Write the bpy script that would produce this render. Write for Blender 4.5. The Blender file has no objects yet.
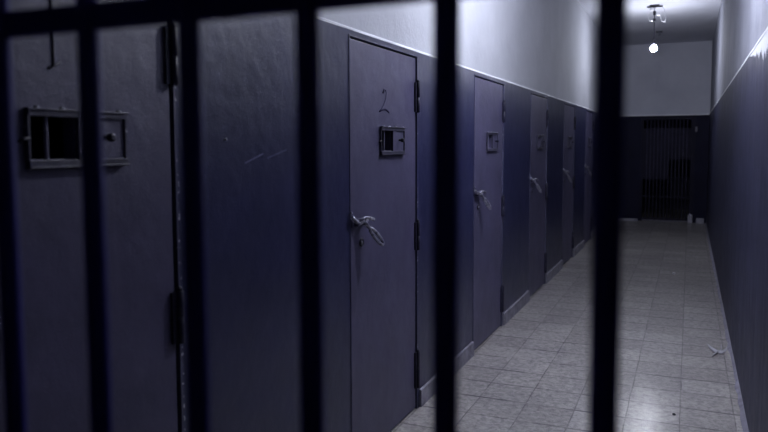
import bpy, bmesh, math, random
from mathutils import Vector, Matrix
random.seed(7)
S = bpy.context.scene
COL = S.collection

# ------------------------------------------------------------------ sizes of the place (metres)
XL, XR = -1.456, 0.338          # painted dado faces of the left and right walls
YN, YE = -1.6, 15.26            # wall behind the camera, end wall
ZC = 3.548                      # ceiling
HD = 2.108                      # dado height, left
HR = 2.136                      # dado height, right and end
DOORS = [0.872, 2.988, 5.070, 7.080, 9.110, 11.140]   # hinge-opposite edge of each cell door
DW, DH = 0.875, 2.075           # door leaf width and height
EYE = 1.58

# ------------------------------------------------------------------ helpers
def lin(c):
    c /= 255.0
    return c / 12.92 if c <= 0.04045 else ((c + 0.055) / 1.055) ** 2.4
def rgb(r, g, b):
    return (lin(r), lin(g), lin(b), 1.0)

class MB:
    """collects shapes, links them as one mesh object"""
    def __init__(self):
        self.bm = bmesh.new(); self.mi = 0
    def _mark(self, faces):
        for f in faces: f.material_index = self.mi
    def box(self, x0, x1, y0, y1, z0, z1, rot=None):
        vs = [self.bm.verts.new((x, y, z)) for x in (x0, x1) for y in (y0, y1) for z in (z0, z1)]
        if rot is not None:
            c = Vector(((x0+x1)/2, (y0+y1)/2, (z0+z1)/2))
            for v in vs: v.co = c + rot @ (v.co - c)
        idx = [(0,1,3,2),(4,6,7,5),(0,4,5,1),(2,3,7,6),(0,2,6,4),(1,5,7,3)]
        self._mark([self.bm.faces.new([vs[i] for i in q]) for q in idx])
        return self
    def tube(self, pts, r, n=12, flat=1.0, smooth=True):
        pts = [Vector(p) for p in pts]; rings = []
        m = len(pts)
        closed = (pts[0] - pts[-1]).length < 1e-7
        if closed: pts = pts[:-1]; m -= 1
        ref = None
        for i, p in enumerate(pts):
            a = pts[(i-1) % m] if (closed or i > 0) else p
            b = pts[(i+1) % m] if (closed or i < m-1) else p
            t = (b - a).normalized()
            if ref is None:
                ref = t.orthogonal().normalized()
            u = (ref - t * ref.dot(t)).normalized(); ref = u
            w = t.cross(u)
            rr = r[i] if isinstance(r, (list, tuple)) else r
            rings.append([self.bm.verts.new(p + u*math.cos(2*math.pi*k/n)*rr + w*math.sin(2*math.pi*k/n)*rr*flat) for k in range(n)])
        fs = []
        R = range(m) if closed else range(m-1)
        for i in R:
            A, B = rings[i], rings[(i+1) % m]
            for k in range(n):
                f = self.bm.faces.new((A[k], A[(k+1) % n], B[(k+1) % n], B[k])); f.smooth = smooth; fs.append(f)
        if not closed:
            fs.append(self.bm.faces.new(rings[0][::-1])); fs.append(self.bm.faces.new(rings[-1]))
        self._mark(fs); return self
    def cyl(self, a, b, r, n=16):
        return self.tube([a, b], r, n)
    def lathe(self, prof, cx, cy, n=24):
        """profile of (radius, z) turned about a vertical axis"""
        rings = []
        for (r, z) in prof:
            rings.append([self.bm.verts.new((cx + r*math.cos(2*math.pi*k/n), cy + r*math.sin(2*math.pi*k/n), z)) for k in range(n)])
        fs = []
        for A, B in zip(rings, rings[1:]):
            for k in range(n):
                f = self.bm.faces.new((A[k], A[(k+1) % n], B[(k+1) % n], B[k])); f.smooth = True; fs.append(f)
        fs.append(self.bm.faces.new(rings[0][::-1])); fs.append(self.bm.faces.new(rings[-1]))
        self._mark(fs); return self
    def prism(self, prof, y0, y1, ny=1, jit=None):
        """profile of (x, z) drawn out along Y"""
        rings = []
        for i in range(ny+1):
            y = y0 + (y1-y0)*i/ny
            rings.append([self.bm.verts.new((x + (jit(i, j) if jit else 0), y, z)) for j, (x, z) in enumerate(prof)])
        n = len(prof); fs = []
        for A, B in zip(rings, rings[1:]):
            for k in range(n):
                fs.append(self.bm.faces.new((A[k], A[(k+1) % n], B[(k+1) % n], B[k])))
        fs.append(self.bm.faces.new(rings[0][::-1])); fs.append(self.bm.faces.new(rings[-1]))
        self._mark(fs); return self
    def slab_hole(self, x0, x1, ys, zs):
        """plate between x0 and x1 with the middle cell of a 3x3 grid cut out"""
        G = {}
        for s, x in enumerate((x0, x1)):
            for i, y in enumerate(ys):
                for j, z in enumerate(zs):
                    G[s, i, j] = self.bm.verts.new((x, y, z))
        fs = []
        for s in (0, 1):
            for i in range(3):
                for j in range(3):
                    if i == 1 and j == 1: continue
                    q = [G[s,i,j], G[s,i+1,j], G[s,i+1,j+1], G[s,i,j+1]]
                    fs.append(self.bm.faces.new(q if s else q[::-1]))
        def strip(path):
            for (a, b) in zip(path, path[1:]):
                fs.append(self.bm.faces.new((G[0,*a], G[0,*b], G[1,*b], G[1,*a])))
        strip([(0,0),(1,0),(2,0),(3,0),(3,1),(3,2),(3,3),(2,3),(1,3),(0,3),(0,2),(0,1),(0,0)])
        strip([(1,1),(1,2),(2,2),(2,1),(1,1)])
        self._mark(fs); return self
    def build(self, name, mats, parent=None, bevel=0.0, loc=None):
        bmesh.ops.recalc_face_normals(self.bm, faces=self.bm.faces[:])
        me = bpy.data.meshes.new(name); self.bm.to_mesh(me); self.bm.free()
        for m in (mats if isinstance(mats, (list, tuple)) else [mats]): me.materials.append(m)
        o = bpy.data.objects.new(name, me); COL.objects.link(o)
        if parent: o.parent = parent
        if loc: o.location = loc
        if bevel:
            b = o.modifiers.new('Bevel', 'BEVEL'); b.width = bevel; b.segments = 2; b.limit_method = 'ANGLE'
        return o

def tag(o, label=None, cat=None, group=None, kind=None):
    if label: o['label'] = label
    if cat: o['category'] = cat
    if group: o['group'] = group
    if kind: o['kind'] = kind
    return o
def empty(name, loc):
    o = bpy.data.objects.new(name, None); COL.objects.link(o); o.location = loc; o.empty_display_size = 0.1
    return o
def copy_tree(o, parent=None):
    c = o.copy(); COL.objects.link(c)
    if parent: c.parent = parent
    for ch in list(o.children): copy_tree(ch, c)
    return c

# ------------------------------------------------------------------ materials
def new_mat(name):
    m = bpy.data.materials.new(name); m.use_nodes = True
    nt = m.node_tree; b = nt.nodes['Principled BSDF']
    return m, nt, b
def N(nt, t, **kw):
    n = nt.nodes.new(t)
    for k, v in kw.items(): setattr(n, k, v)
    return n
def pos_map(nt, scale=(1,1,1), loc=(0,0,0)):
    g = N(nt, 'ShaderNodeNewGeometry'); mp = N(nt, 'ShaderNodeMapping')
    mp.inputs['Scale'].default_value = scale; mp.inputs['Location'].default_value = loc
    nt.links.new(g.outputs['Position'], mp.inputs['Vector'])
    return mp.outputs['Vector']
def noise(nt, vec, scale, detail=4, rough=0.55, dist=0.0):
    n = N(nt, 'ShaderNodeTexNoise'); n.inputs['Scale'].default_value = scale
    n.inputs['Detail'].default_value = detail; n.inputs['Roughness'].default_value = rough
    n.inputs['Distortion'].default_value = dist
    nt.links.new(vec, n.inputs['Vector']); return n.outputs['Fac']
def ramp(nt, fac, stops):
    r = N(nt, 'ShaderNodeValToRGB'); e = r.color_ramp.elements
    while len(e) < len(stops): e.new(0.5)
    for k, (p, c) in enumerate(stops):
        e[k].position = p; e[k].color = c if len(c) == 4 else (*c, 1)
    nt.links.new(fac, r.inputs['Fac']); return r.outputs['Color']
def mixc(nt, fac, a, b, mode='MIX'):
    m = N(nt, 'ShaderNodeMix', data_type='RGBA', blend_type=mode)
    for sock, v in ((m.inputs[0], fac), (m.inputs[6], a), (m.inputs[7], b)):
        if hasattr(v, 'links'): nt.links.new(v, sock)
        else: sock.default_value = v
    return m.outputs[2]
def math_(nt, op, a, b=0.0, clamp=False):
    m = N(nt, 'ShaderNodeMath', operation=op, use_clamp=clamp)
    for sock, v in zip(m.inputs, (a, b)):
        if hasattr(v, 'links'): nt.links.new(v, sock)
        else: sock.default_value = v
    return m.outputs[0]
def bump(nt, b, h, dist, strength=1.0, prev=None):
    n = N(nt, 'ShaderNodeBump'); n.inputs['Strength'].default_value = strength; n.inputs['Distance'].default_value = dist
    nt.links.new(h, n.inputs['Height'])
    if prev is not None: nt.links.new(prev, n.inputs['Normal'])
    nt.links.new(n.outputs['Normal'], b.inputs['Normal']); return n.outputs['Normal']
W1, W0 = (1,1,1,1), (0,0,0,1)

def paint(name, c_lo, c_hi, rough=(0.38, 0.6), chips=0.0, chip_col=(150,150,170), streak=0.0, bumpd=0.002, fine=160, wave=0.0, spec=0.5):
    m, nt, b = new_mat(name); b.inputs['Specular IOR Level'].default_value = spec
    p = pos_map(nt)
    n1 = noise(nt, p, 3.2, 6, 0.6)
    col = ramp(nt, n1, [(0.32, rgb(*c_lo)), (0.68, rgb(*c_hi))])
    if streak:
        ps = pos_map(nt, (14, 14, 0.9))
        n2 = noise(nt, ps, 1.6, 5, 0.6)
        col = mixc(nt, ramp(nt, n2, [(0.5, W0), (0.82, (streak,)*3)]), col, rgb(*chip_col))
    if chips:
        n3 = noise(nt, p, 38, 3, 0.6)
        col = mixc(nt, ramp(nt, n3, [(0.69, W0), (0.72, (chips,)*3)]), col, rgb(*chip_col))
    nt.links.new(col, b.inputs['Base Color'])
    nr = noise(nt, p, 7, 4)
    rr = N(nt, 'ShaderNodeMapRange'); rr.inputs[3].default_value = rough[0]; rr.inputs[4].default_value = rough[1]
    nt.links.new(nr, rr.inputs[0]); nt.links.new(rr.outputs[0], b.inputs['Roughness'])
    pr = bump(nt, b, noise(nt, p, fine, 3, 0.6), bumpd, 0.55)
    pr = bump(nt, b, noise(nt, p, 11, 3, 0.5), 0.006, 0.5, pr)
    if wave:
        pr = bump(nt, b, noise(nt, pos_map(nt, (1, 1, 0.12)), 3.0, 2, 0.4), wave, 1.0, pr)
    return m, nt, b, col

M = {}
mD, ntD, bD, cD = paint('dado_paint', (34,36,66), (42,44,76), rough=(0.26,0.42), chips=0.0)
# two pale scratches on the wall beside the nearest door
g = N(ntD, 'ShaderNodeNewGeometry'); sx = N(ntD, 'ShaderNodeSeparateXYZ'); ntD.links.new(g.outputs['Position'], sx.inputs[0])
def scratch(nt, a, c, w):
    dy, dz = c[0]-a[0], c[1]-a[1]; L2 = dy*dy+dz*dz
    py = math_(nt, 'SUBTRACT', sx.outputs['Y'], a[0]); pz = math_(nt, 'SUBTRACT', sx.outputs['Z'], a[1])
    t = math_(nt, 'DIVIDE', math_(nt, 'ADD', math_(nt, 'MULTIPLY', py, dy), math_(nt, 'MULTIPLY', pz, dz)), L2, True)
    ey = math_(nt, 'SUBTRACT', py, math_(nt, 'MULTIPLY', t, dy)); ez = math_(nt, 'SUBTRACT', pz, math_(nt, 'MULTIPLY', t, dz))
    d = math_(nt, 'SQRT', math_(nt, 'ADD', math_(nt, 'MULTIPLY', ey, ey), math_(nt, 'MULTIPLY', ez, ez)))
    return math_(nt, 'SUBTRACT', 1.0, math_(nt, 'DIVIDE', d, w), True)
m1 = math_(ntD, 'MAXIMUM', scratch(ntD, (2.13,1.514), (2.245,1.545), 0.005), math_(ntD, 'MULTIPLY', scratch(ntD, (2.28,1.530), (2.41,1.558), 0.005), 0.6))
cD = mixc(ntD, math_(ntD, 'MULTIPLY', m1, 0.8), cD, rgb(120,120,150))
# paint knocked off along the wall corners beside the doors
spots = math_(ntD, 'GREATER_THAN', noise(ntD, pos_map(ntD), 55, 3, 0.6), 0.60)
big = math_(ntD, 'GREATER_THAN', noise(ntD, pos_map(ntD), 3.5, 2), 0.46)
for yc in [d + DW + 0.016 for d in DOORS]:
    band = math_(ntD, 'LESS_THAN', math_(ntD, 'ABSOLUTE', math_(ntD, 'SUBTRACT', sx.outputs['Y'], yc)), 0.0065)
    cD = mixc(ntD, math_(ntD, 'MULTIPLY', band, math_(ntD, 'MULTIPLY', spots, big)), cD, rgb(200,200,214))
ntD.links.new(cD, bD.inputs['Base Color']); M['dado'] = mD
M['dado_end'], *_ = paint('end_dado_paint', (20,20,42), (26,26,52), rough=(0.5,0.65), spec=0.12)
M['door'], *_ = paint('door_paint', (62,60,86), (77,74,102), rough=(0.36,0.55), streak=0.06, chip_col=(120,118,142), fine=210)
M['frame'], *_ = paint('frame_paint', (52,52,78), (76,76,102), chips=0.55, chip_col=(190,190,205))
M['iron'], *_ = paint('hinge_iron', (24,24,42), (38,37,58), rough=(0.4,0.55), spec=0.3, chips=0.1, chip_col=(150,148,165))
M['runner'], *_ = paint('hatch_steel', (38,37,56), (60,58,80), rough=(0.35,0.5), chips=0.6, chip_col=(200,200,212))
M['hatchbar'], *_ = paint('hatch_bar_steel', (76,74,96), (112,110,132), rough=(0.35,0.5), chips=0.6, chip_col=(190,190,202))
M['gate'], *_ = paint('gate_black_paint', (42,40,100), (48,46,108), rough=(0.6,0.7), spec=0.06)
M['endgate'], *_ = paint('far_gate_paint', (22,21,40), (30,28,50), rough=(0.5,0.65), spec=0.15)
M['endbar'], *_ = paint('far_gate_bar_paint', (50,48,70), (62,60,84), rough=(0.5,0.65), spec=0.3)
M['number'], *_ = paint('number_paint', (20,19,38), (30,28,50), rough=(0.5,0.7))
M['faint'], *_ = paint('faded_number_paint', (50,48,72), (64,62,90), rough=(0.7,0.8), spec=0.1)
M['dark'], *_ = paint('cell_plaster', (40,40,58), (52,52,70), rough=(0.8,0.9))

# worn bright steel of the latches
m, nt, b = new_mat('worn_steel'); p = pos_map(nt)
nt.links.new(ramp(nt, noise(nt, p, 60, 4), [(0.35, rgb(96,94,112)), (0.65, rgb(186,186,200))]), b.inputs['Base Color'])
b.inputs['Metallic'].default_value = 0.6; b.inputs['Roughness'].default_value = 0.36
bump(nt, b, noise(nt, p, 240, 2), 0.001, 0.4); M['steel'] = m

# whitewashed plaster above the dado
def plaster(name, lo, hi, wave=0.0, rough=0.82):
    m, nt, b = new_mat(name); p = pos_map(nt)
    c = ramp(nt, noise(nt, p, 1.3, 6, 0.62), [(0.3, rgb(*lo)), (0.7, rgb(*hi))])
    nt.links.new(c, b.inputs['Base Color']); b.inputs['Roughness'].default_value = rough
    pr = bump(nt, b, noise(nt, p, 70, 4, 0.6), 0.003, 0.5)
    pr = bump(nt, b, noise(nt, p, 6, 3), 0.012, 0.5, pr)
    if wave: bump(nt, b, noise(nt, pos_map(nt, (1, 1, 0.1)), 1.5, 2, 0.4), wave, 1.0, pr)
    return m, nt, b, c
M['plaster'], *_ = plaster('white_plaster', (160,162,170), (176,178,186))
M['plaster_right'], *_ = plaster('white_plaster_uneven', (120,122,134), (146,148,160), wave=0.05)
M['ceiling'], *_ = plaster('ceiling_plaster', (200,202,212), (216,217,226))
M['endplaster'], *_ = plaster('end_wall_plaster', (186,188,202), (202,204,216))
M['ledge'], *_ = plaster('white_ledge_paint', (214,216,224), (232,233,238), rough=0.55)

# right dado: brushed vertical streaks, white plaster bared along its top edge near the gate
m, nt, b, col = paint('right_dado_paint', (33,34,55), (45,46,71), rough=(0.42,0.62), streak=0.45, chip_col=(118,118,142), wave=0.012, spec=0.3)
g = N(nt, 'ShaderNodeNewGeometry'); sx = N(nt, 'ShaderNodeSeparateXYZ'); nt.links.new(g.outputs['Position'], sx.inputs[0])
Y, Z = sx.outputs['Y'], sx.outputs['Z']
drip = N(nt, 'ShaderNodeMapRange'); nt.links.new(Y, drip.inputs[0])
for k, v in ((1, 3.4), (2, 5.2), (3, 0.20), (4, 0.0)): drip.inputs[k].default_value = v
nz = noise(nt, pos_map(nt, (1, 9, 1.2)), 2.2, 6, 0.65)
edge = math_(nt, 'MULTIPLY', drip.outputs[0], math_(nt, 'ADD', math_(nt, 'MULTIPLY', nz, 2.2), -0.25))
depth = math_(nt, 'SUBTRACT', HR, Z)
bare = math_(nt, 'GREATER_THAN', edge, depth)
keep = math_(nt, 'GREATER_THAN', noise(nt, pos_map(nt, (1, 5, 5)), 1.0, 3), 0.34)
bare = math_(nt, 'MULTIPLY', bare, keep)
nt.links.new(mixc(nt, bare, col, rgb(222,224,232)), b.inputs['Base Color'])
M['dado_right'] = m

# skirting: worn pale cement tile
m, nt, b = new_mat('skirting_tile'); p = pos_map(nt)
c = ramp(nt, noise(nt, p, 9, 6, 0.65), [(0.3, rgb(96,94,108)), (0.7, rgb(146,144,158))])
nt.links.new(c, b.inputs['Base Color']); b.inputs['Roughness'].default_value = 0.6
bump(nt, b, noise(nt, p, 60, 4), 0.004, 0.6); M['skirting'] = m
m, nt, b = new_mat('pale_stone'); p = pos_map(nt)
c = ramp(nt, noise(nt, p, 14, 5), [(0.3, rgb(128,127,142)), (0.7, rgb(168,167,182))])
nt.links.new(c, b.inputs['Base Color']); b.inputs['Roughness'].default_value = 0.7
bump(nt, b, noise(nt, p, 80, 3), 0.003, 0.5); M['stone'] = m

# floor: square cement tiles, mottled, worn smooth
m, nt, b = new_mat('cement_tiles'); T = 0.2885
p = pos_map(nt)
warp = N(nt, 'ShaderNodeTexNoise'); warp.inputs['Scale'].default_value = 4.0; warp.inputs['Detail'].default_value = 5
nt.links.new(p, warp.inputs['Vector'])
off = N(nt, 'ShaderNodeVectorMath', operation='MULTIPLY_ADD')
nt.links.new(warp.outputs['Color'], off.inputs[0]); off.inputs[1].default_value = (0.014, 0.014, 0)
off.inputs[2].default_value = (0.01 - 0.007 + 20*T, -4.50 - 0.007 + 40*T, 0)
vadd = N(nt, 'ShaderNodeVectorMath', operation='ADD'); nt.links.new(p, vadd.inputs[0]); nt.links.new(off.outputs[0], vadd.inputs[1])
br = N(nt, 'ShaderNodeTexBrick'); br.offset = 0.0; br.squash = 1.0
br.inputs['Scale'].default_value = 1.0; br.inputs['Brick Width'].default_value = T; br.inputs['Row Height'].default_value = T
br.inputs['Mortar Size'].default_value = 0.003; br.inputs['Mortar Smooth'].default_value = 0.35
br.inputs['Color1'].default_value = rgb(156,152,150); br.inputs['Color2'].default_value = rgb(176,172,170); br.inputs['Mortar'].default_value = rgb(154,150,148)
nt.links.new(vadd.outputs[0], br.inputs['Vector'])
mott = ramp(nt, noise(nt, p, 26, 8, 0.72, 0.6), [(0.36, (0.55,0.55,0.57)), (0.62, (1.2,1.2,1.18))])
stain = ramp(nt, noise(nt, p, 1.7, 5, 0.6), [(0.3, (0.80,0.80,0.82)), (0.7, (1.08,1.08,1.07))])
c = mixc(nt, 1.0, mixc(nt, 1.0, br.outputs['Color'], mott, 'MULTIPLY'), stain, 'MULTIPLY')
sj = N(nt, 'ShaderNodeSeparateXYZ'); nt.links.new(vadd.outputs[0], sj.inputs[0])
def joint(sock, wdt):
    fr = math_(nt, 'FRACT', math_(nt, 'DIVIDE', sock, T))
    d = math_(nt, 'MULTIPLY', math_(nt, 'SUBTRACT', 0.5, math_(nt, 'ABSOLUTE', math_(nt, 'SUBTRACT', fr, 0.5))), T)
    return math_(nt, 'SUBTRACT', 1.0, math_(nt, 'DIVIDE', d, wdt), True)
jl = math_(nt, 'MULTIPLY', joint(sj.outputs['X'], 0.006), ramp(nt, noise(nt, p, 5, 4), [(0.36, (0.12,)*3), (0.6, (0.8,)*3)]))
jc = math_(nt, 'MULTIPLY', joint(sj.outputs['Y'], 0.014), ramp(nt, noise(nt, p, 3.1, 5, 0.65), [(0.42, (0.15,)*3), (0.58, (1.0,)*3)]))
jf = math_(nt, 'MAXIMUM', jl, jc)
c = mixc(nt, jf, c, rgb(40,39,48))
nt.links.new(c, b.inputs['Base Color'])
rr = N(nt, 'ShaderNodeMapRange'); b.inputs['Coat Weight'].default_value = 0.7; b.inputs['Coat Roughness'].default_value = 0.19
rr.inputs[3].default_value = 0.30; rr.inputs[4].default_value = 0.46
nt.links.new(noise(nt, p, 18, 5), rr.inputs[0]); nt.links.new(rr.outputs[0], b.inputs['Roughness'])
pr = bump(nt, b, noise(nt, p, 55, 6, 0.65, 0.8), 0.010, 0.6)
inv = math_(nt, 'SUBTRACT', 1.0, br.outputs['Fac'])
bump(nt, b, inv, 0.003, 0.7, pr)
cb = N(nt, 'ShaderNodeBump'); cb.inputs['Strength'].default_value = 0.3; cb.inputs['Distance'].default_value = 0.003
nt.links.new(noise(nt, p, 40, 5, 0.6, 0.5), cb.inputs['Height']); nt.links.new(cb.outputs['Normal'], b.inputs['Coat Normal'])
M['floor'] = m

m, nt, b = new_mat('white_porcelain'); b.inputs['Base Color'].default_value = rgb(225,225,230); b.inputs['Roughness'].default_value = 0.3; M['porcelain'] = m
m, nt, b = new_mat('black_bakelite'); b.inputs['Base Color'].default_value = rgb(26,25,36); b.inputs['Roughness'].default_value = 0.4; M['bakelite'] = m
m, nt, b = new_mat('cable_sheath'); b.inputs['Base Color'].default_value = rgb(30,28,46); b.inputs['Roughness'].default_value = 0.5; M['cable'] = m
m, nt, b = new_mat('paper'); b.inputs['Base Color'].default_value = rgb(214,214,222); b.inputs['Roughness'].default_value = 0.8; M['paper'] = m
m, nt, b = new_mat('dry_leaf'); b.inputs['Base Color'].default_value = rgb(168,167,176); b.inputs['Roughness'].default_value = 0.7; M['leaf'] = m
m, nt, b = new_mat('dark_grit'); b.inputs['Base Color'].default_value = rgb(30,29,40); b.inputs['Roughness'].default_value = 0.7; M['grit'] = m
for key, power in (('bulb', 490.0), ('bulb_near', 2000.0)):
    m, nt, b = new_mat('lit_' + key)
    b.inputs['Base Color'].default_value = (0.9,0.9,0.9,1); b.inputs['Emission Color'].default_value = (0.86,0.89,1.0,1)
    b.inputs['Emission Strength'].default_value = power; M[key] = m

# ------------------------------------------------------------------ the room
XC = -3.6                                    # back of the cells
mb = MB(); mb.box(XC-0.1, XR+0.25, YN-0.2, YE+3.2, -0.12, 0.0); tag(mb.build('floor', M['floor']), kind='structure')
mb = MB(); mb.box(XC-0.1, XR+0.25, YN-0.2, YE+3.2, ZC, ZC+0.12); tag(mb.build('ceiling', M['ceiling']), kind='structure')

# left wall: dado piers with a small ledge on top, openings for the cell doors, whitewash above
mb = MB(); mb.mi = 0
LB = XL - 0.24
edges = [YN] + [e for d in DOORS for e in (d-0.012, d+DW+0.012)] + [YE]
for k in range(0, len(edges), 2):
    mb.box(LB, XL, edges[k], edges[k+1], 0, DH+0.012)
mb.box(LB, XL, YN, YE, DH+0.012, HD)
mb.mi = 1
mb.prism([(LB, HD), (XL-0.018, HD), (XL-0.018, ZC), (LB, ZC)], YN, YE)
wl = mb.build('wall_left', [M['dado'], M['plaster']]); tag(wl, kind='structure')

# right wall
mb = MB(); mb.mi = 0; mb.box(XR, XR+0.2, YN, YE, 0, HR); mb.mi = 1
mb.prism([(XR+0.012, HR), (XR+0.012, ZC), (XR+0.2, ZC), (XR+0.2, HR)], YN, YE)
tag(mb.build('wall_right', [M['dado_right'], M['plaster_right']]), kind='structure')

# white painted ledge on top of the side dados
rt = random.Random(5)
mb = MB(); mb.prism([(XL-0.018, HD-0.001), (XL+0.002, HD-0.001), (XL+0.001, HD+0.008), (XL-0.018, HD+0.018)], YN, YE, 160, lambda i, j: rt.uniform(-0.002, 0.0015) if j in (1, 2) else 0)
tag(mb.build('trim_4', M['ledge']), kind='structure')
mb = MB(); mb.prism([(XR+0.012, HR-0.001), (XR-0.003, HR-0.001), (XR-0.002, HR+0.014), (XR+0.012, HR+0.024)], YN, YE, 160, lambda i, j: rt.uniform(-0.001, 0.002) if j in (1, 2) else 0)
tag(mb.build('trim_5', M['ledge']), kind='structure')
# end wall with its gateway
GX0, GX1, GZ = -0.905, 0.105, 2.105
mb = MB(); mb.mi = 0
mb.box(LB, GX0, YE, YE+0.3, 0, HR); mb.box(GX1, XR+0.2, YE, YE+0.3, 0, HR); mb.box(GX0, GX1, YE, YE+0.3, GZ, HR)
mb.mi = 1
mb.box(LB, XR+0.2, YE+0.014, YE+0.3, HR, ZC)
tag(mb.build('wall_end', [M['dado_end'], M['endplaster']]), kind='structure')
mb = MB(); mb.box(LB, XR+0.2, YE-0.010, YE+0.014, HR-0.012, HR+0.014); tag(mb.build('trim_1', M['ledge'], bevel=0.003), kind='structure')
# dark passage behind the gateway
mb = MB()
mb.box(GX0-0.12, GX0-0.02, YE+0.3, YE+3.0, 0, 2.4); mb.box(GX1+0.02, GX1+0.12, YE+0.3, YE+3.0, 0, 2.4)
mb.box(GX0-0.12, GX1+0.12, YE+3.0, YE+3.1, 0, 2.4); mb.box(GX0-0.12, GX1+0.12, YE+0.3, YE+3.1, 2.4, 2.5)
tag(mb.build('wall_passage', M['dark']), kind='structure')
# wall behind the viewer and the back of the cells
mb = MB(); mb.box(XC, XR+0.2, YN-0.15, YN, 0, ZC); tag(mb.build('wall_near', M['dark']), kind='structure')
mb = MB(); mb.box(XC-0.1, XC, YN, YE+0.3, 0, ZC); tag(mb.build('wall_cell_back', M['dark']), kind='structure')

# skirting between the cell doors
rs = random.Random(3)
for k in range(2, len(edges), 2):
    a, c = edges[k], edges[k+1]
    mb = MB(); n = max(4, int((c-a)/0.12))
    jit = lambda i, j: rs.uniform(-0.002, 0.002) if j in (1, 2) else 0
    mb.prism([(XL-0.01, 0), (XL+0.016, 0), (XL+0.015, 0.100), (XL+0.010, 0.106), (XL-0.01, 0.106)], a+0.03, c-0.02, n, jit)
    tag(mb.build('baseboard_left', M['skirting']), kind='structure')
mb = MB()
jit = lambda i, j: rs.uniform(-0.010, 0.006) if j == 1 else 0
mb.prism([(XR+0.01, 0), (XR-0.020, 0), (XR-0.004, 0.016), (XR+0.01, 0.022)], YN, YE, 120, jit)
tag(mb.build('baseboard_right', M['skirting']), kind='structure')
mb = MB(); mb.box(XL, GX0-0.03, YE-0.05, YE, 0, 0.045); tag(mb.build('baseboard_end', M['stone'], bevel=0.006), kind='structure')
mb = MB(); mb.box(GX1+0.05, XR-0.04, YE-0.10, YE, 0, 0.10); tag(mb.build('baseboard_end', M['stone'], bevel=0.008), kind='structure')
mb = MB(); mb.box(GX0+0.02, GX1-0.06, YE+0.12, YE+0.26, 0, 0.05); tag(mb.build('trim_2', M['stone'], bevel=0.005), kind='structure')
mb = MB(); mb.box(GX1-0.105, GX1-0.015, YE-0.03, YE+0.05, 0, 0.165); tag(mb.build('trim_3', M['stone'], bevel=0.01), kind='structure')

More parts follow.
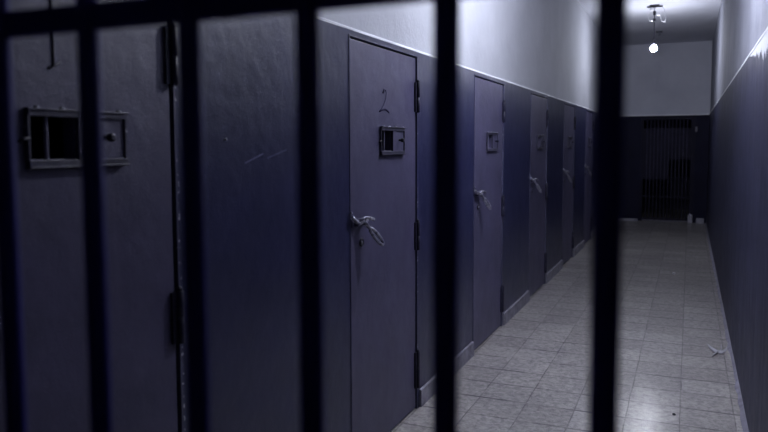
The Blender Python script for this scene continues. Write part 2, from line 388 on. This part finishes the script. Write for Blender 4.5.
# ------------------------------------------------------------------ cell doors (local frame: origin at foot of latch side, +X out into the corridor, +Y along the wall)
XF = -0.005                                     # leaf face behind the wall face
HY0, HY1, HZ0, HZ1 = 0.355, 0.500, 1.545, 1.652 # hatch opening
def make_door():
    root = empty('door_1', (XL, 0, 0))
    mb = MB(); mb.slab_hole(XF-0.042, XF, [0.010, HY0, HY1, DW-0.005], [0.012, HZ0, HZ1, DH-0.005])
    mb.build('door_leaf', M['door'], root, bevel=0.003)
    # steel angle frame round the leaf
    mb = MB()
    mb.box(-0.05, 0.003, -0.014, -0.005, 0, DH+0.010); mb.box(-0.05, 0.001, DW+0.006, DW+0.014, 0, DH+0.010)
    mb.box(-0.05, 0.003, -0.014, DW+0.014, DH+0.003, DH+0.011)
    mb.build('door_frame', M['frame'], root, bevel=0.0015)
    # three barrel hinges on the far edge
    for (z0, z1) in ((1.760, 1.936), (0.958, 1.128), (0.130, 0.352)):
        mb = MB(); r = 0.0115; y = DW + 0.004
        zm = (z0+z1)/2
        mb.tube([(0.007,y,z0),(0.007,y,z0+0.004),(0.007,y,zm-0.0015),(0.007,y,zm),(0.007,y,zm+0.0015),(0.007,y,z1-0.004),(0.007,y,z1)],
                [r*0.7, r, r, r*0.82, r, r, r*0.7], 14)
        mb.box(-0.008, 0.004, y-0.03, y+0.022, z0+0.004, z1-0.004)
        mb.tube([(0.007,y,z1-0.002),(0.007,y,z1+0.006),(0.007,y,z1+0.012)], [0.009, 0.009, 0.004], 10)
        mb.build('hinge', M['iron'], root)
    # hatch: two angle runners, end stops, bars across the opening, sliding shutter pushed aside
    HL, HR_ = 0.352, 0.676
    mb = MB()
    for (za, zb) in ((HZ1-0.002, HZ1+0.017), (HZ0-0.021, HZ0-0.002)):
        mb.box(XF-0.002, XF+0.013, HL, HR_, za, zb)
    mb.box(XF-0.002, XF+0.017, HL-0.003, HR_+0.002, HZ1+0.013, HZ1+0.018)
    mb.box(XF-0.002, XF+0.017, HL-0.003, HR_+0.002, HZ0-0.022, HZ0-0.017)
    mb.box(XF-0.002, XF+0.011, HL-0.002, HL+0.006, HZ0-0.004, HZ1+0.004)
    mb.box(XF-0.002, XF+0.012, HR_-0.010, HR_, HZ0-0.004, HZ1+0.004)
    hf = mb.build('hatch_frame', M['runner'], root, bevel=0.0015)
    for i in range(1):
        yb = HY0 + 0.060 + i*0.082
        mb = MB(); mb.tube([(XF-0.005, yb, HZ0-0.008+0.0117*j) for j in range(11)], [0.0052+0.0005*(j % 2) for j in range(11)], 10)
        mb.build('hatch_bar', M['hatchbar'], hf)
    mb = MB()
    for yy in (HL+0.025, (HL+HR_)/2-0.06, (HL+HR_)/2+0.03, HR_-0.03):
        mb.tube([(XF+0.010, yy, HZ1+0.016), (XF+0.010, yy, HZ1+0.020), (XF+0.010, yy, HZ1+0.023)], [0.008, 0.007, 0.003], 10)
    mb.build('rivet', M['steel'], hf)
    mb = MB(); mb.box(XF+0.001, XF+0.007, 0.502, 0.665, HZ0-0.004, HZ1+0.002)
    sh = mb.build('hatch_shutter', M['door'], root, bevel=0.001)
    mb = MB(); mb.box(XF+0.001, XF+0.013, 0.500, 0.507, HZ0-0.003, HZ1+0.001); mb.build('shutter_lip', M['runner'], sh, bevel=0.001)
    mb = MB()
    yk, zk = 0.598, HZ0+0.055
    mb.tube([(XF+0.006,yk,zk),(XF+0.020,yk,zk),(XF+0.022,yk,zk),(XF+0.034,yk,zk),(XF+0.037,yk,zk)], [0.006,0.006,0.011,0.011,0.006], 14)
    mb.build('shutter_knob', M['iron'], sh)
    mb = MB(); mb.tube([(XF+0.008, HL+0.004, 1.596), (XF+0.012, HL-0.014, 1.596), (XF+0.010, HL-0.030, 1.588)], [0.005, 0.004, 0.003], 8)
    mb.build('locking_pin', M['iron'], hf)
    # latch: keeper on the jamb, bolt across the edge, drooping loop handle
    lz = 1.205
    mb = MB()
    mb.box(XF-0.004, XF+0.006, 0.012, 0.150, lz-0.022, lz+0.016)
    for yy in (0.040, 0.120):
        mb.box(XF, XF+0.030, yy-0.009, yy+0.009, lz-0.016, lz+0.014)
    pl = mb.build('latch_plate', M['door'], root, bevel=0.002)
    mb = MB()
    mb.tube([(XF+0.020,-0.022,lz+0.034),(XF+0.021,0.020,lz+0.010),(XF+0.022,0.048,lz-0.002),(XF+0.024,0.140,lz+0.004)], [0.0085,0.010,0.0105,0.009], 12)
    mb.tube([(XF+0.026,0.050,lz+0.010),(XF+0.036,0.090,lz+0.022),(XF+0.042,0.125,lz+0.018),(XF+0.048,0.165,lz+0.006)], [0.006,0.007,0.008,0.0085], 10)
    mb.build('bolt', M['steel'], pl)
    mb = MB()
    A = Vector((XF+0.028, 0.096, lz+0.002)); D = Vector((0.048, 0.118, -0.122));
    side = Vector((0.0, 0.62, 0.78)).normalized()*0.016
    L = []
    for k in range(29):
        t = 2*math.pi*k/28; s = 0.66 - 0.34*math.cos(t)
        L.append(A + D*s + side*math.sin(t))
    L[-1] = L[0].copy()
    mb.tube(L, 0.0084, 10)
    mb.tube([A, A+D*0.10, A+D*0.34], [0.011, 0.0105, 0.008], 10)
    mb.build('latch_handle', M['steel'], pl)
    mb = MB(); mb.tube([(XF+0.012, -0.010, lz+0.052), (XF+0.014, -0.024, lz+0.054)], 0.006, 8); mb.build('keeper_pin', M['steel'], pl)
    # keyhole escutcheon below the latch
    mb = MB()
    ring = [Vector((XF+0.003, 0.120+0.016*math.cos(t), 1.102+0.016*math.sin(t))) for t in [2*math.pi*k/20 for k in range(21)]]; ring[-1] = ring[0].copy()
    mb.tube(ring, 0.006, 8)
    kh = mb.build('lock_ring', M['iron'], root)
    mb = MB(); mb.tube([(XF-0.002,0.120,1.102),(XF+0.006,0.120,1.102),(XF+0.009,0.120,1.102)], [0.009,0.009,0.005], 12); mb.build('lock_pin', M['steel'], kh)
    return root
LAB = ['nearest cell door, beside the gate, dark numeral one above its long barred hatch',
       'second cell door, wide with faint numeral two, seen whole between two gate bars',
       'third cell door along the left wall, just beyond the wide second door',
       'fourth cell door along the left wall, narrow sliver with diagonal latch',
       'fifth cell door along the left wall, second from the far end',
       'farthest cell door on the left wall, beside the dark end gate']
proto = make_door()
doors = []
for i, y in enumerate(DOORS):
    o = proto if i == 0 else copy_tree(proto)
    o.name = 'door_%d' % (i+1); o.location = (XL, y, 0)
    tag(o, LAB[i], 'cell door', 'steel cell doors along the left wall', 'structure'); doors.append(o)
# the nearest door's loop handle hangs straight down
for pl in doors[0].children:
    if pl.name.startswith('latch_plate'):
        for h in pl.children:
            if h.name.startswith('latch_handle'):
                h.data = h.data.copy(); piv = Vector((XF+0.028, 0.100, 1.201))
                q = Vector((0.048, 0.118, -0.122)).rotation_difference(Vector((0.03, -0.02, -0.16))).to_matrix().to_4x4()
                h.data.transform(Matrix.Translation(piv) @ q @ Matrix.Translation(-piv))
# painted numerals
mb = MB(); e = 0.0
mb.tube([(XF, 0.441, 1.965), (XF, 0.441, 1.90), (XF, 0.440, 1.778)], 0.0042, 8, 0.6)
mb.tube([(XF, 0.424, 1.768), (XF, 0.462, 1.787)], 0.0042, 8, 0.6)
mb.build('painted_numeral', M['number'], doors[0])
mb = MB()
mb.tube([(XF, 0.392, 1.842), (XF, 0.405, 1.862), (XF, 0.425, 1.862), (XF, 0.438, 1.846), (XF, 0.430, 1.815), (XF, 0.405, 1.785), (XF, 0.372, 1.760), (XF, 0.348, 1.745)], [0.005,0.006,0.003,0.002,0.003,0.003,0.004,0.004], 8, 0.6)
mb.tube([(XF, 0.348, 1.745), (XF, 0.385, 1.756), (XF, 0.420, 1.760), (XF, 0.455, 1.752), (XF, 0.475, 1.744)], [0.005,0.007,0.007,0.006,0.004], 8, 0.6)
mb.build('painted_numeral', M['faint'], doors[1])

# ------------------------------------------------------------------ the barred gate in front of the viewer
G = 0.60; U0, DU = -0.6133, 0.1383
gate = tag(empty('barred_gate', (-0.56, G, 0)), 'black barred gate across the foreground with blurred upright bars', 'gate')
def gb(mb, name, bevel=0.0):
    o = mb.build(name, M['gate'], gate, bevel); o.location = (0.56, -G, 0); return o
for k in range(-5, 7):
    x = U0 + DU*k
    mb = MB(); mb.cyl((x, G, 0.06), (x, G, 2.44), 0.0120, 20); gb(mb, 'bar')
for (z0, z1) in ((0.06, 0.10), (0.90, 0.9225), (1.706, 1.7345), (2.42, 2.46)):
    mb = MB(); mb.box(XL+0.035, XR-0.035, G-0.007, G+0.007, z0, z1); gb(mb, 'crossbar', 0.001)
for x in (XL+0.020, XR-0.042):
    mb = MB(); mb.box(x, x+0.022, G-0.02, G+0.02, 0, 2.50); gb(mb, 'stile', 0.002)

# ------------------------------------------------------------------ the dark gate at the far end
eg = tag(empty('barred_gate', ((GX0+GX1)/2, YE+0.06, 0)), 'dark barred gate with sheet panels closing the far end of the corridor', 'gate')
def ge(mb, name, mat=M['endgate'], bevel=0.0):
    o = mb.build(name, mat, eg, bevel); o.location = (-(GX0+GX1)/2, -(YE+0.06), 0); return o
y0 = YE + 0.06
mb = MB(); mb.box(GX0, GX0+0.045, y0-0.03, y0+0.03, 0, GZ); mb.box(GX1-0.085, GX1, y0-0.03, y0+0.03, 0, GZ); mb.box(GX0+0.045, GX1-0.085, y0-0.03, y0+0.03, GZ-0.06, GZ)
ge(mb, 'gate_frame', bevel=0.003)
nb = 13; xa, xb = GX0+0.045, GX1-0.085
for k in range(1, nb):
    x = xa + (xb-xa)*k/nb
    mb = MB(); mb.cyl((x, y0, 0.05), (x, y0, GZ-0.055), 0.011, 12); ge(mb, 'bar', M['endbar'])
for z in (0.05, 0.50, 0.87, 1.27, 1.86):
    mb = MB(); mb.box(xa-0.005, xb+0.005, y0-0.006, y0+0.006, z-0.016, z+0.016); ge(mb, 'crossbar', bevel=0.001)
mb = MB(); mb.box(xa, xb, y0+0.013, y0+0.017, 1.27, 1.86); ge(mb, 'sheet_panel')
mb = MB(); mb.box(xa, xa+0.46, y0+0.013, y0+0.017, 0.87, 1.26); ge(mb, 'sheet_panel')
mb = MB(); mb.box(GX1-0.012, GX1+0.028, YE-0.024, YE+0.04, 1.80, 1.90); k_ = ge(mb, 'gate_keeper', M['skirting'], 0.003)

# ------------------------------------------------------------------ bare bulbs hanging from the ceiling
def make_lamp(BZ, glass):
    root = empty('pendant_bulb', (0, 0, 0))      # origin on the ceiling
    mb = MB(); mb.box(-0.065, 0.065, -0.04, 0.04, -0.022, 0.0); mb.box(-0.105, 0.11, -0.014, 0.014, -0.034, -0.014)
    mb.build('ceiling_bracket', M['bakelite'], root, bevel=0.003)
    mb = MB(); mb.lathe([(0.012,-0.036),(0.034,-0.040),(0.040,-0.060),(0.034,-0.082),(0.014,-0.088)], -0.035, 0, 16)
    mb.lathe([(0.010,-0.12),(0.026,-0.122),(0.030,-0.14),(0.022,-0.155),(0.010,-0.158)], 0.055, 0, 14)
    mb.build('insulator', M['porcelain'], root)
    for (za, zb) in ((-0.145, -0.085), (-0.235, -0.19)):
        mb = MB(); mb.lathe([(0.012, za), (0.020, za+0.006), (0.020, zb-0.006), (0.012, zb)], 0.0, 0, 14); mb.build('terminal_block', M['bakelite'], root)
    mb = MB()
    pts = [(0.09,0,-0.02),(0.125,0,-0.06),(0.135,0.01,-0.12),(0.150,0.012,-0.19),(0.135,0.01,-0.245),(0.10,0,-0.235),(0.09,0,-0.19),(0.075,0,-0.15)]
    mb.tube(pts, 0.006, 8)
    pts = [(-0.035,0,-0.085),(-0.075,0,-0.13),(-0.085,0,-0.18),(-0.06,0,-0.225),(-0.02,0,-0.215),(0,0,-0.2)]
    mb.tube(pts, 0.005, 8)
    mb.build('loose_wire', M['porcelain'], root)
    d = BZ - ZC
    mb = MB(); mb.tube([(0,0,-0.03),(0.002,0,d*0.35),(0.0,0,d*0.6),(0.0,0,d+0.10)], 0.0065, 8); mb.build('cord', M['cable'], root)
    mb = MB(); mb.lathe([(0.006, d+0.125), (0.017, d+0.115), (0.021, d+0.085), (0.021, d+0.055), (0.017, d+0.050)], 0, 0, 18); mb.build('bulb_socket', M['bakelite'], root)
    mb = MB(); R = 0.044
    prof = [(0.016, d+0.062)] + [(max(0.004, R*math.sin(t)), d + R*math.cos(t)) for t in [0.42 + (math.pi-0.42)*k/14 for k in range(15)]]
    mb.lathe(prof, 0, 0, 24); mb.build('bulb', glass, root)
    return root
lamp = make_lamp(2.934, M['bulb']); lamp.location = (-0.512, 10.99, ZC)
tag(lamp, 'bare lit bulb on a cord before the far end wall', 'lamp', 'bare bulbs on the corridor ceiling')
l2 = make_lamp(3.30, M['bulb_near']); l2.location = (-0.36, 4.70, ZC)
tag(l2, 'bare lit bulb overhead by the third cell door, nearer the barred gate', 'lamp', 'bare bulbs on the corridor ceiling')

# small dark hook plate on the ceiling beyond the far bulb
hk = tag(empty('ceiling_hook', (-0.548, 13.6, ZC)), 'small dark hook plate on the ceiling behind the far bulb', 'hook')
mb = MB(); mb.box(-0.055, 0.055, -0.05, 0.05, -0.018, 0); mb.build('plate', M['bakelite'], hk, bevel=0.003)
mb = MB(); mb.tube([(0,0,-0.015),(0,0,-0.03),(0.018,0,-0.045),(0.02,0,-0.058),(0,0,-0.066),(-0.018,0,-0.056)], 0.005, 8); mb.build('hook', M['bakelite'], hk)

# ------------------------------------------------------------------ small things
mb = MB(); mb.tube([(XL-0.01, 2.013, 1.597), (XL+0.004, 2.013, 1.597), (XL+0.005, 2.013, 1.597), (XL+0.007, 2.013, 1.597)], [0.003,0.003,0.006,0.004], 10)
tag(mb.build('nail', M['steel']), 'tiny bright nail head in the dark wall left of the second cell door', 'nail')
mb = MB()
mb.tube([(0.165,5.93,0.030),(0.195,5.86,0.016),(0.225,5.80,0.010),(0.262,5.77,0.016),(0.290,5.79,0.034),(0.300,5.82,0.048)], [0.002,0.012,0.016,0.015,0.009,0.002], 10, 0.4)
mb.tube([(0.232,5.79,0.012),(0.212,5.72,0.012),(0.190,5.66,0.006)], [0.010,0.012,0.002], 10, 0.4)
mb.tube([(0.250,5.78,0.014),(0.262,5.84,0.030),(0.262,5.90,0.045)], [0.008,0.007,0.002], 8, 0.5)
tag(mb.build('dry_leaf', M['leaf']), 'pale dry leaf curled on the floor tiles by the right wall', 'leaf')
mb = MB()
bmesh.ops.create_icosphere(mb.bm, subdivisions=2, radius=0.017)
for v in mb.bm.verts: v.co *= 1 + random.uniform(-0.2, 0.2); v.co.z *= 0.7
tag(mb.build('paper_pellet', M['paper'], loc=(-0.132, 9.172, 0.010)), 'small white paper pellet on the floor in mid corridor', 'litter')
mb = MB()
bmesh.ops.create_icosphere(mb.bm, subdivisions=2, radius=0.010)
for v in mb.bm.verts: v.co *= 1 + random.uniform(-0.2, 0.2); v.co.z *= 0.6
tag(mb.build('pebble', M['grit'], loc=(-0.041, 4.358, 0.005)), 'dark bit of grit on the floor beside the bright reflection', 'pebble')

# ------------------------------------------------------------------ camera, world, exposure
f, py, yaw, pit, rol = 708.353, 198.155, math.radians(23.2953), math.radians(4.3711), math.radians(-0.1876)
F = Vector((-math.sin(yaw)*math.cos(pit), math.cos(yaw)*math.cos(pit), -math.sin(pit)))
R = Vector((math.cos(yaw), math.sin(yaw), 0)); U = R.cross(F)
R2 = R*math.cos(rol) + U*math.sin(rol); U2 = -R*math.sin(rol) + U*math.cos(rol)
cd = bpy.data.cameras.new('camera'); cam = bpy.data.objects.new('camera', cd); COL.objects.link(cam)
mw = Matrix((R2, U2, -F)).transposed().to_4x4(); mw.translation = (0, 0, EYE); cam.matrix_world = mw
cd.sensor_width = 36; cd.lens = f/768*36; cd.shift_y = -(216-py)/768; cd.clip_start = 0.02
cd.dof.use_dof = True; cd.dof.focus_distance = 4.3; cd.dof.aperture_fstop = cd.lens/1000/0.0122
S.camera = cam
w = bpy.data.worlds.new('world'); S.world = w; w.use_nodes = True
w.node_tree.nodes['Background'].inputs['Color'].default_value = (0.02, 0.02, 0.05, 1)
w.node_tree.nodes['Background'].inputs['Strength'].default_value = 0.3
S.view_settings.view_transform = 'Standard'; S.view_settings.look = 'None'; S.view_settings.gamma = 1.0
S.view_settings.use_curve_mapping = False; S.view_settings.exposure = 0.14
try:
    S.cycles.use_denoising = True; S.cycles.max_bounces = 10; S.cycles.diffuse_bounces = 6
except Exception: pass
